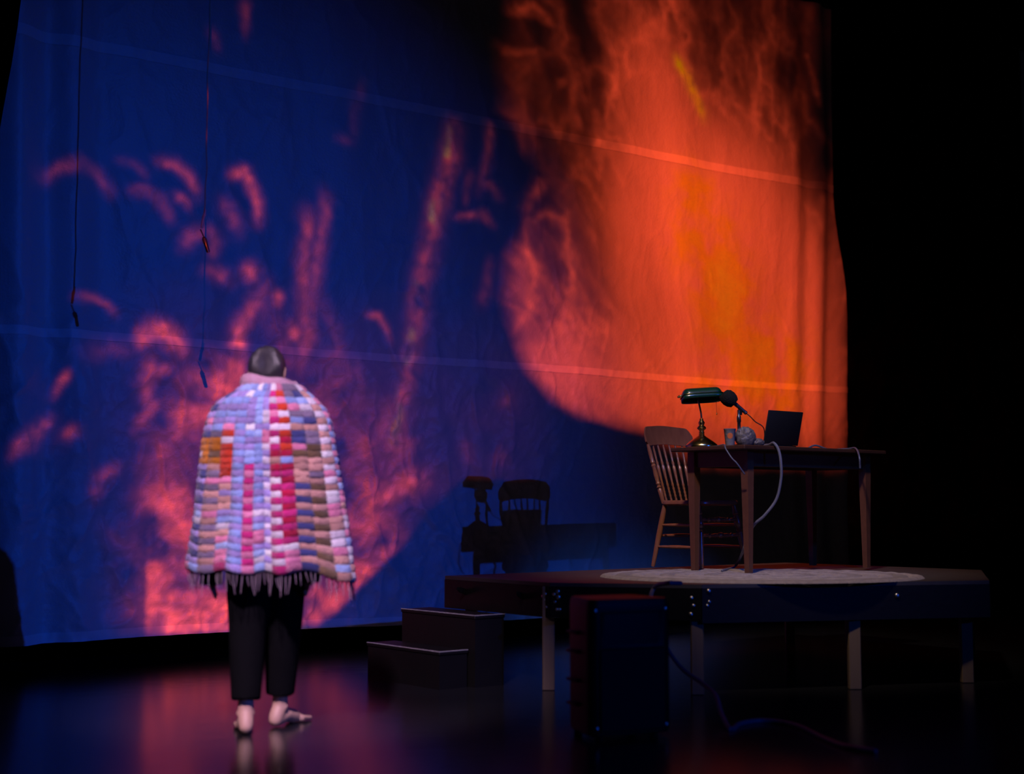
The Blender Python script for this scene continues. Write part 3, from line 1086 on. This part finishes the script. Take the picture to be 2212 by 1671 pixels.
# paper cup and crumpled wrapper
cup_w = desk_world(desk_point(1577, -.14), -.14)
cup = thing('paper_cup', 'off-white paper cup with an orange printed patch on the desk', 'cup', cup_w, 0)
MB().lathe([(.0, 0), (.026, 0), (.027, .004), (.0355, .096), (.037, .098), (.037, .101), (.0345, .101), (.0335, .096), (.024, .008), (.0, .007)], 32).build('cup_wall', 'paper', cup)
vs, fs = [], []
for j in range(9):
    tz = j / 8
    z = .040 + .036 * tz
    hwid = math.sqrt(max(0, 1 - (2 * tz - 1) ** 2)) * .5 + .03
    for i in range(9):
        a = -math.pi / 2 - .12 + hwid * (-1 + 2 * i / 8)
        r = .027 + (.0355 - .027) * (z - .004) / .092 + .0006
        vs.append((r * math.cos(a), r * math.sin(a), z))
for j in range(8):
    for i in range(8):
        q = j * 9 + i
        fs.append((q, q + 1, q + 10, q + 9))
MB().add(vs, fs).build('printed_patch', 'orange_print', cup)


def crumple(name, w, size, label, cat, seed, material):
    bm = bmesh.new()
    bmesh.ops.create_icosphere(bm, subdivisions=4, radius=1)
    for v in bm.verts:
        c = v.co.copy()
        r = .78 + .42 * float(ridge(fbm(np.array(c.x * 1.7 + 5), np.array(c.y * 1.7 + c.z * 1.3 + 5), seed, 3)))
        v.co = Vector((c.x * size[0] * r, c.y * size[1] * r, max(-.0, (c.z + .75) * size[2] * r * .57)))
    me = bpy.data.meshes.new(name)
    bm.to_mesh(me)
    bm.free()
    o = link(name, me, material, None, True, 25)
    o.location = w
    return tag(o, label, cat)


crumple('paper_bag', desk_world(desk_point(1610, -.16), -.16), (.055, .043, .102), 'crinkled grey paper bag beside the paper cup', 'bag', 3, 'crinkle')
crumple('crumpled_wrapper', desk_world(desk_point(1637, -.20), -.20), (.036, .028, .042), 'small crumpled wrapper between the bag and the laptop', 'wrapper', 8, 'crinkle')

# ------------------------------------------------------------------ laptop
lb = -.13
lap_w = desk_world(desk_point(1684, lb), lb)
laptop = thing('laptop', 'open dark laptop seen from behind its lid on the desk', 'laptop', lap_w, RZ)
LW, LD = .325, .225
MB().box((0, LD / 2, .009), (LW, LD, .016), bev=.004, seg=2).build('base', 'laptop', laptop)
lidM = Matrix.Rotation(math.radians(13), 4, 'X')
lid = MB().box((0, -.002, .112), (LW, .009, .213), Matrix.Translation((0, -.004, .012)) @ lidM, bev=.003, seg=2).build('lid', 'laptop', laptop)
MB().box((0, .0032, .114), (LW - .02, .0015, .19), Matrix.Translation((0, -.004, .012)) @ lidM).build('display', 'screen', lid, smooth=False)
mb = MB()
for r in range(5):
    for c in range(13):
        mb.box((-.135 + .0225 * c, .055 + .021 * r, .0175), (.018, .017, .003))
mb.build('keyboard', 'keys', laptop, smooth=False)
MB().box((0, .19, .0173), (.095, .055, .0012)).build('touchpad', 'keys', laptop, smooth=False)
MB().tube([(-LW * .35, -.004, .012), (LW * .35, -.004, .012)], .006, 10).build('hinge', 'blackmetal', laptop)

# ------------------------------------------------------------------ cables
def cable(name, pts, r, material, label, group=None):
    pts = spline(pts, 8)
    o_loc = Vector(pts[-1])
    mb = MB().tube([p - o_loc for p in pts], r, 8, round_cap=True)
    o = mb.build(name, material)
    o.location = o_loc
    return tag(o, label, 'cable', group)


zf = .008
fr = lambda px, b, z: desk_world(desk_point(px, b), b, z)
cable('power_cable', [fr(1652, -.20, .007), fr(1662, -.25, .008), fr(1672, -.30, .016), at(1682, 972, 8.26), at(1687, 1000, 8.25), at(1687, 1035, 8.26), at(1677, 1078, 8.28),
                      at(1652, 1112, 8.30), at(1630, 1132, 8.34), at(1614, 1160, 8.45), at(1604, 1192, 8.52), on_level(1588, 1222, PH + .022) , on_level(1560, 1232, PH + .022)],
      .0085, 'cable_grey', 'pale grey power cable looping down off the desk beside the laptop')
cable('lamp_cord', [lamp_w + Vector((.066, -.082, .006)), fr(1545, .04, .004), fr(1556, -.08, .004), desk_world(-.685, -.140, .004), desk_world(-.702, -.165, -.02), desk_world(-.703, -.21, -.075),
                    desk_world(-.70, -.25, -.11), desk_world(-.66, -.27, -.17)],
      .0042, 'cable_blue', 'thin lamp cord trailing over the short end of the desk')
cable('charger_lead', [fr(1742, -.05, .006), fr(1762, -.06, .03), fr(1790, -.10, .006), fr(1830, -.22, .006), fr(1848, -.30, .006), at(1856, 985, 8.62), at(1858, 1010, 8.62)],
      .006, 'cable_blue', 'short dark lead running from the laptop to the far desk end')
gl = lambda x, y: on_level(x, y, .009)
cable('floor_cable', [on_level(1470, 1259, PH + .028), on_level(1440, 1259, PH + .03), at(1416, 1266, 7.26), at(1406, 1288, 7.22), at(1412, 1318, 7.18), at(1428, 1362, 7.12), at(1446, 1408, 7.05), at(1476, 1446, 6.95),
                      at(1515, 1474, 6.8), at(1545, 1500, 6.6), at(1558, 1540, 6.4), gl(1578, 1574), gl(1600, 1562), gl(1650, 1556), gl(1720, 1566), gl(1780, 1594), gl(1830, 1612), gl(1890, 1622)],
      .011, 'cable_grey', 'grey cable drooping off the platform front onto the floor')

# ------------------------------------------------------------------ loudspeaker on the floor
spk = thing('loudspeaker', 'black moulded loudspeaker cabinet standing before the platform', 'loudspeaker', (.445, 6.06, 0), math.radians(24))
SW, SD, SH = .40, .30, .585


def rounded(w, d, r, n=5, taper=0.0):
    out = []
    for cx, cy, a0 in ((1, 1, 0), (-1, 1, 90), (-1, -1, 180), (1, -1, 270)):
        for k in range(n + 1):
            a = math.radians(a0 + 90 * k / n)
            x = cx * (w / 2 - r) + r * math.cos(a)
            y = cy * (d / 2 - r) + r * math.sin(a)
            x *= 1 - taper * (y / d + .5)
            out.append((x, y))
    return out


vs, fs = [], []
lay = ((.90, .018), (.98, .024), (1.0, .045), (1.0, SH - .04), (.985, SH - .012), (.95, SH))
n = 24
for f, z in lay:
    vs += [(p[0] * f, p[1] * f, z) for p in rounded(SW, SD, .045, 5, .22)]
for i in range(len(lay) - 1):
    for k in range(n):
        k2 = (k + 1) % n
        fs.append((i * n + k, i * n + k2, i * n + n + k2, i * n + n + k))
fs.append(tuple(range(n - 1, -1, -1)))
fs.append(tuple((len(lay) - 1) * n + k for k in range(n)))
MB().add(vs, fs).build('cabinet', 'blackplastic', spk)
MB().box((.0, -SD / 2 - .003, .21), (SW - .09, .012, .34), bev=.004).build('grille', 'grille', spk)
hornM = Matrix.Translation((0, -SD / 2 - .004, .455))
mb = MB()
mb.add([(-.15, 0, -.07), (.15, 0, -.07), (.15, 0, .08), (-.15, 0, .08), (-.05, .02, -.02), (.05, .02, -.02), (.05, .02, .03), (-.05, .02, .03)],
       [(0, 1, 5, 4), (1, 2, 6, 5), (2, 3, 7, 6), (3, 0, 4, 7), (4, 5, 6, 7)], hornM)
mb.build('horn', 'blackplastic', spk)
for z in (.14, .24, .36, .44):
    MB().box((-SW / 2 + .012, .02, z), (.03, .10, .012), Matrix.Rotation(math.radians(0), 4, 'Z'), bev=.003).build('side_rib', 'blackplastic', spk)
for sx in (-1, 1):
    for sy in (-1, 1):
        MB().lathe([(.016, 0), (.018, .003), (.018, .02)], 12, Matrix.Translation((sx * .13, sy * .10, 0))).build('rubber_foot', 'foam', spk)
for px_, pz in ((-.17, SH - .045), (-.165, .055), (.165, SH - .045), (.165, .055)):
    MB().lathe([(.007, 0), (.007, .003), (.004, .005)], 10, Matrix.Translation((px_, -SD / 2 + .004, pz)) @ Matrix.Rotation(math.radians(90), 4, 'X')).build('screw', 'bolt', spk)

# ------------------------------------------------------------------ hanging microphone
YC = 7.5
hang_b = at(450, 545, YC)
hang = thing('hanging_microphone', 'slim black microphone dangling on a long tan cord before the backdrop', 'microphone', hang_b)
hp = [(439, 486), (441, 462), (443, 440), (444, 400), (447, 365), (446, 320), (447, 270), (449, 210), (448, 165), (451, 110), (453, 60), (454, 0)]
pts = [at(x, y, YC) - hang_b for x, y in hp]
top = pts[-1]
pts += [top + Vector((.004, 0, .6)), Vector((top.x + .02, 0, 6.98 - hang_b.z))]
MB().tube(spline(pts, 6), .0042, 8).build('cord', 'cord', hang)
MB().tube(spline([at(x, y, YC - .002) - hang_b for x, y in ((444, 452), (442, 463), (439, 472), (437, 484), (436, 492))], 5), [.006] * 5 + [.009] * 5 + [.007] * 11, 10).build('tape_wrap', 'tape', hang)
MB().tube([at(x, y, YC) - hang_b for x, y in ((433, 495), (437, 504), (441, 513))], .0035, 8).build('wire_hook', 'blackmetal', hang)
b0, b1 = at(440, 512, YC) - hang_b, Vector((0, 0, 0))
ax = (b1 - b0)
MB().tube([b0, b0.lerp(b1, .1), b0.lerp(b1, .9), b1], [.008, .011, .0105, .009], 14).build('capsule', 'blackmetal', hang)
for k in (.12, .22, .32):
    MB().tube([b0.lerp(b1, k), b0.lerp(b1, k + .05)], .0135, 14).build('ring', 'cable_blue', hang)

# ------------------------------------------------------------------ the performer
PO = Vector((-1.085, 6.16, 0))
person = thing('person', 'barefoot person seen from behind in a multicoloured fringed knit poncho and black trousers', 'person', PO)


def remesh(mb, name, material, voxel, smooth_it, parent):
    me = mb.mesh(name + '_src')
    tmp = bpy.data.objects.new('tmp', me)
    COL.objects.link(tmp)
    r = tmp.modifiers.new('r', 'REMESH')
    r.mode = 'VOXEL'
    r.voxel_size = voxel
    s = tmp.modifiers.new('s', 'SMOOTH')
    s.iterations = smooth_it
    s.factor = .5
    dg = bpy.context.evaluated_depsgraph_get()
    out = bpy.data.meshes.new_from_object(tmp.evaluated_get(dg))
    out.name = name
    bpy.data.objects.remove(tmp)
    out.materials.clear()
    return link(name, out, material, parent, True, 180)


def loc(px, py, Y):
    return at(px, py, Y) - PO


# foot frames: heel position, direction
rf_h, rf_d = Vector((.03, .10, 0)), Vector((.42, .9, 0)).normalized()      # viewer's right
lf_h, lf_d = Vector((-.055, -.10, 0)), Vector((-.25, .97, 0)).normalized()    # viewer's left
hipL, hipR = Vector((-.085, 0, .88)), Vector((.085, .01, .88))
ankL, ankR = lf_h + lf_d * .045 + Vector((0, 0, .085)), rf_h + rf_d * .045 + Vector((0, 0, .085))
kneeL, kneeR = hipL.lerp(ankL, .52) + Vector((0, .03, 0)), hipR.lerp(ankR, .52) + Vector((.0, .03, 0))
body = MB()
body.tube([(0, 0, .84), (0, 0, .95), (0, .0, 1.06), (0, .01, 1.2), (0, .015, 1.34), (0, .01, 1.42)], [.13, .145, .125, .14, .135, .07], 20, round_cap=True)
body.tube([(-.15, .01, 1.37), (0, .01, 1.385), (.15, .01, 1.37)], [.055, .07, .055], 16, round_cap=True)
body.tube([(0, .01, 1.38), (0, .015, 1.46), (0, .03, 1.54)], [.062, .053, .052], 16, round_cap=True)
# head with face turned away
hc = Vector((-.012, .035, 1.585))
body.ellipsoid(hc + Vector((0, 0, .012)), (.074, .092, .086), 24, 18)
body.ellipsoid(hc + Vector((0, .035, -.05)), (.056, .058, .062), 20, 14)
body.tube([hc + Vector((0, .090, .012)), hc + Vector((0, .112, -.028))], [.008, .015], 10, round_cap=True)
body.tube([hc + Vector((-.02, .092, -.058)), hc + Vector((.02, .092, -.058))], .008, 10, round_cap=True)
for s in (-1, 1):
    body.ellipsoid(hc + Vector((s * .077, .0, -.012)), (.010, .020, .032), 12, 10)
    body.ellipsoid(hc + Vector((s * .030, .080, .012)), (.014, .012, .010), 12, 8)
for hip, knee, ank, h, d in ((hipL, kneeL, ankL, lf_h, lf_d), (hipR, kneeR, ankR, rf_h, rf_d)):
    body.tube([hip, hip.lerp(knee, .5), knee, knee.lerp(ank, .3), knee.lerp(ank, .75), ank], [.085, .072, .054, .054, .037, .034], 16, round_cap=True)
    up = Vector((0, 0, 1))
    sd = d.cross(up)
    body.tube([ank, h + d * .02 + up * .05, h + d * .012 + up * .034], [.034, .034, .032], 14, round_cap=True)
    body.tube([h + d * .015 + up * .032, h + d * .09 + up * .045, h + d * .15 + up * .030, h + d * .19 + up * .020], [.031, .034, .033, .019], 14, round_cap=True)
    body.tube([h + d * .15 - sd * .020 + up * .022, h + d * .18 + sd * .026 + up * .018], [.022, .018], 12, round_cap=True)
    side = -1 if h is rf_h else 1
    for k in range(5):
        o = side * (-.030 + .0145 * k)
        ln = (.245, .243, .235, .225, .212)[k]
        rr = (.0125, .0095, .009, .0085, .008)[k]
        body.tube([h + d * (ln - .06) + sd * o + up * .020, h + d * (ln - .02) + sd * o + up * .014, h + d * ln + sd * o + up * .0115], [rr, rr, rr * .9], 10, round_cap=True)
    body.tube([ank + sd * .03, ank - sd * .03], .012, 10, round_cap=True)
handsL, handsR = Vector((-.235, -.01, .68)), Vector((.19, .0, .69))
for sx, hand in ((-1, handsL), (1, handsR)):
    sh = Vector((sx * .17, .01, 1.37))
    el = Vector((hand.x - sx * .005, -.02, 1.04))
    wr = hand + Vector((0, .0, .06))
    body.tube([sh, sh.lerp(el, .5), el, el.lerp(wr, .35), wr], [.052, .044, .036, .036, .026], 14, round_cap=True)
    body.tube([wr, hand + Vector((0, .005, .02)), hand + Vector((0, .01, -.03))], [.025, .030, .030], 14, round_cap=True)
    for k in range(4):
        fy = -.026 + .018 * k
        ln = (.062, .074, .078, .066)[k]
        p0 = hand + Vector((0, fy + .01, -.03))
        body.tube([p0, p0 + Vector((-sx * .004, .002, -ln * .5)), p0 + Vector((-sx * .016, .004, -ln))], [.0088, .0082, .007], 10, round_cap=True)
    t0 = hand + Vector((-sx * .005, .034, .015))
    body.tube([t0, t0 + Vector((-sx * .012, .028, -.025)), t0 + Vector((-sx * .02, .036, -.058))], [.011, .0095, .0082], 10, round_cap=True)
remesh(body, 'body', 'skin', .0065, 4, person)

# trousers
tr = MB()
tr.tube([(0, 0, .80), (0, 0, .90), (0, 0, 1.0)], [.155, .165, .145], 24, round_cap=True)
for hip, knee, ank, h in ((hipL, kneeL, ankL, lf_h), (hipR, kneeR, ankR, rf_h)):
    cuff = ank + Vector((0, 0, .055))
    tr.tube([hip + Vector((0, 0, .03)), hip.lerp(knee, .4), knee, knee.lerp(cuff, .5), cuff], [.105, .098, .083, .074, .064], 20)
remesh(tr, 'trousers', 'trouser', .009, 3, person)
# dark sleeves
for sx, hand in ((-1, handsL), (1, handsR)):
    sh = Vector((sx * .17, .01, 1.37))
    el = Vector((hand.x - sx * .005, -.02, 1.04))
    wr = hand + Vector((0, .0, .06))
    mb = MB().tube(spline([sh, el, wr, hand + Vector((0, .004, -.045))], 6), [.062] * 6 + [.052] * 6 + [.048] * 6 + [.048], 18)
    mb.build('sleeve', 'sleeve', person)
# hair: cap over the back and top of the head
bm = bmesh.new()
bmesh.ops.create_uvsphere(bm, u_segments=48, v_segments=36, radius=1)
dead = []
for v in bm.verts:
    c = v.co.copy()
    if c.y > .35 + .25 * c.z or c.z < -.72:
        dead.append(v)
    nn = float(fbm(np.array(c.x * 9 + 20), np.array(c.z * 2 + c.y * 3 + 20), 3, 3))
    r = 1.0 + .09 * (nn - .5)
    v.co = Vector((c.x * .083 * r, c.y * .103 * r, c.z * .099 * r * (1.0 if c.z > 0 else .95)))
bmesh.ops.delete(bm, geom=dead, context='VERTS')
me = bpy.data.meshes.new('hair')
bm.to_mesh(me)
bm.free()
hair = link('hair', me, 'hair', person, True, 180)
hair.location = hc + Vector((0, -.002, .008))
sol = hair.modifiers.new('thickness', 'SOLIDIFY')
sol.thickness = .012

# knit poncho ---------------------------------------------------------------
# rows: photo line, left and right outline, depth
OUT = [(836, 527, 642, .085), (850, 512, 655, .105), (866, 484, 674, .125), (885, 466, 692, .140), (910, 457, 704, .150), (950, 449, 713, .165), (1000, 445, 722, .175),
       (1050, 440, 730, .185), (1100, 436, 738, .195), (1150, 431, 746, .205), (1200, 426, 756, .212), (1228, 423, 763, .216)]
SC = PO.y / F_PX
oy = np.array([o[0] for o in OUT], float)
ox0 = np.array([o[1] for o in OUT], float)
ox1 = np.array([o[2] for o in OUT], float)
od = np.array([o[3] for o in OUT], float)
NCOL, NROW = 28, 28
SUBC, SUBR = 10, 8
na, nr = NCOL * SUBC, NROW * SUBR
ang = np.arange(na) / na * 2 * math.pi
# strips: around, starting at the viewer's left and going over the back
row = np.arange(nr + 1) / nr
yy = oy[0] + (oy[-1] - oy[0]) * row ** 1.0
V = np.zeros((nr + 1, na, 3))
cx = (np.interp(yy, oy, ox0) + np.interp(yy, oy, ox1)) / 2
hw = (np.interp(yy, oy, ox1) - np.interp(yy, oy, ox0)) / 2 * SC
dp = np.interp(yy, oy, od)
for r in range(nr + 1):
    wx = (cx[r] - 1106) * SC - PO.x
    h = at(1106, yy[r], PO.y).z
    th = math.pi + ang + .24 * np.sin(2 * ang)         # from -x over -y (towards the house) to +x
    ca, sa = np.cos(th), np.sin(th)
    p = 2.3
    f = (np.abs(ca) ** p + np.abs(sa) ** p) ** (-1 / p)
    colf = ang / (2 * math.pi) * NCOL
    rowf = row[r] * NROW
    puff = (np.abs(np.sin(math.pi * colf)) ** .6) * .010 + (abs(math.sin(math.pi * rowf)) ** .6) * .006 * np.ones(na)
    puff += .006 * (vnoise(colf * 3.1, np.full(na, rowf * 2.1), 4) - .5)
    low = row[r] ** 1.5
    fold = .022 * low * np.sin(ang * 7 + .8 * math.sin(rowf * .25)) + .012 * low * np.sin(ang * 13 + 1)
    rr = 1
    lift = np.where(ca > .55, -.055 * smooth(.55, 1.0, ca) * smooth(.75, 1.0, row[r]), 0)
    V[r, :, 0] = wx + (hw[r] + puff * .8 + fold * .35) * f * ca
    V[r, :, 1] = .01 + (dp[r] + puff + fold) * f * sa
    V[r, :, 2] = h + lift + .008 * low * np.sin(ang * 9)
verts = V.reshape(-1, 3)
faces, cols = [], []
LIL, WHT, LBL, MAG, CRI, REDC, ORG, OLV, NAV, TAN, PNK, GRY = ((.42, .34, .72), (.92, .85, .95), (.36, .50, .95), (.62, .03, .22), (.55, .010, .07), (.62, .05, .02),
                                                               (.60, .20, .015), (.18, .11, .06), (.06, .07, .24), (.66, .36, .30), (.85, .28, .46), (.22, .17, .26))
PAL = [(GRY, LIL), (NAV, LIL), (GRY, TAN), (REDC, PNK), (LIL, LBL), (PNK, MAG), (LBL, LIL), (WHT, LIL), (MAG, WHT), (CRI, REDC), (NAV, TAN), (OLV, TAN), (TAN, WHT), (LBL, PNK)]
cell = {}
for c in range(NCOL):
    for r in range(NROW):
        a, b = PAL[c % 14]
        base = a if r % 2 else b
        t = r / NROW
        u = random.random()
        if c < 3 and .28 < t < .42:
            base = ORG if u < .75 else OLV
        elif c == 3 and .2 < t < .45:
            base = REDC
        elif c in (2, 3, 4) and t < .22:
            base = LIL if r % 2 else LBL
        elif c == 3 and t > .5:
            base = (PNK, LIL, MAG, TAN)[int(u * 4)]
        elif c in (5, 6) and t < .40:
            base = (LBL, LIL, LBL, WHT)[int(u * 4)]
        elif c == 7 and t < .3:
            base = (WHT, LIL, PNK)[int(u * 3)]
        elif c == 8 and .33 < t < .45:
            base = TAN if r % 2 else CRI
        elif c == 9:
            base = (REDC if t < .42 else MAG if t < .85 else PNK) if r % 2 else (CRI if t < .8 else PNK)
        elif c in (10, 11) and t < .18:
            base = (LBL, NAV, GRY)[int(u * 3)]
        elif c in (10, 11) and .22 < t < .5:
            base = (OLV, NAV, TAN, GRY)[int(u * 4)]
        elif c in (12, 13) and t > .6:
            base = (WHT, TAN, PNK, LBL)[int(u * 4)]
        elif c >= 14:
            base = random.choice((LIL, PNK, TAN, NAV, MAG, WHT, LBL))
        if u > .93:
            base = random.choice((WHT, PNK, LBL))
        j = .75 + .5 * random.random()
        cell[c, r] = tuple(min(1, q * j) for q in base)
for r in range(nr):
    for k in range(na):
        k2 = (k + 1) % na
        faces.append((r * na + k, r * na + k2, (r + 1) * na + k2, (r + 1) * na + k))
        # yarn colour blocks are ragged at their sides
        jag = int(1.6 * math.sin(r * 2.1 + k // SUBC))
        kk = (k + jag) % na
        cols.append(cell[kk // SUBC, r // SUBR])
me = bpy.data.meshes.new('knit_poncho')
me.from_pydata(verts.tolist(), [], faces)
attr = me.color_attributes.new('yarn', 'FLOAT_COLOR', 'CORNER')
cc = np.ones((len(faces), 4, 4), np.float32)
cc[:, :, :3] = np.array(cols, np.float32)[:, None, :]
attr.data.foreach_set('color', cc.ravel())
pon = link('knit_poncho', me, 'yarn', person, True, 180)
tag(pon, 'chunky knit poncho in blocks of magenta, blue, lilac and orange')
sol = pon.modifiers.new('thickness', 'SOLIDIFY')
sol.thickness = .012
# rolled collar, open and slightly tipped
cpts = []
for k in range(41):
    a = 2 * math.pi * k / 40
    cpts.append(Vector((.002 + .112 * math.cos(a), .012 + .088 * math.sin(a), 1.505 - .010 * math.cos(a) + .006 * math.sin(3 * a))))
mb = MB()
vs, fs = [], []
for k in range(40):
    a = 2 * math.pi * k / 40
    ca, sa = math.cos(a), math.sin(a)
    for rr, z in ((.118, 1.472), (.128, 1.490), (.132, 1.512), (.127, 1.534), (.115, 1.546), (.100, 1.540), (.092, 1.515), (.090, 1.47)):
        wob = 1 + .03 * math.sin(a * 20) * .5
        vs.append((.003 + rr * ca * wob, .012 + rr * .80 * sa * wob, z - .016 * ca + .004 * math.sin(5 * a)))
for k in range(40):
    k2 = (k + 1) % 40
    for q in range(7):
        fs.append((k * 8 + q, k2 * 8 + q, k2 * 8 + q + 1, k * 8 + q + 1))
mb.add(vs, fs).build('collar', 'collar', person, True, 180)
# fringe
mb = MB()
for k in range(0, na, 3):
    p = Vector(verts[nr * na + k])
    out = Vector((p.x, p.y, 0)).normalized()
    ln = .055 + .05 * random.random()
    sw = Vector((random.uniform(-.012, .018), random.uniform(-.01, .01), 0))
    mb.tube([p + Vector((0, 0, .008)), p + out * .004 + sw * .3 + Vector((0, 0, -ln * .5)), p + out * .002 + sw + Vector((0, 0, -ln))], [.0024, .002, .001], 5)
tag(mb.build('fringe', 'fringe', person), 'thin pale yarn fringe along the poncho hem', kind='stuff')
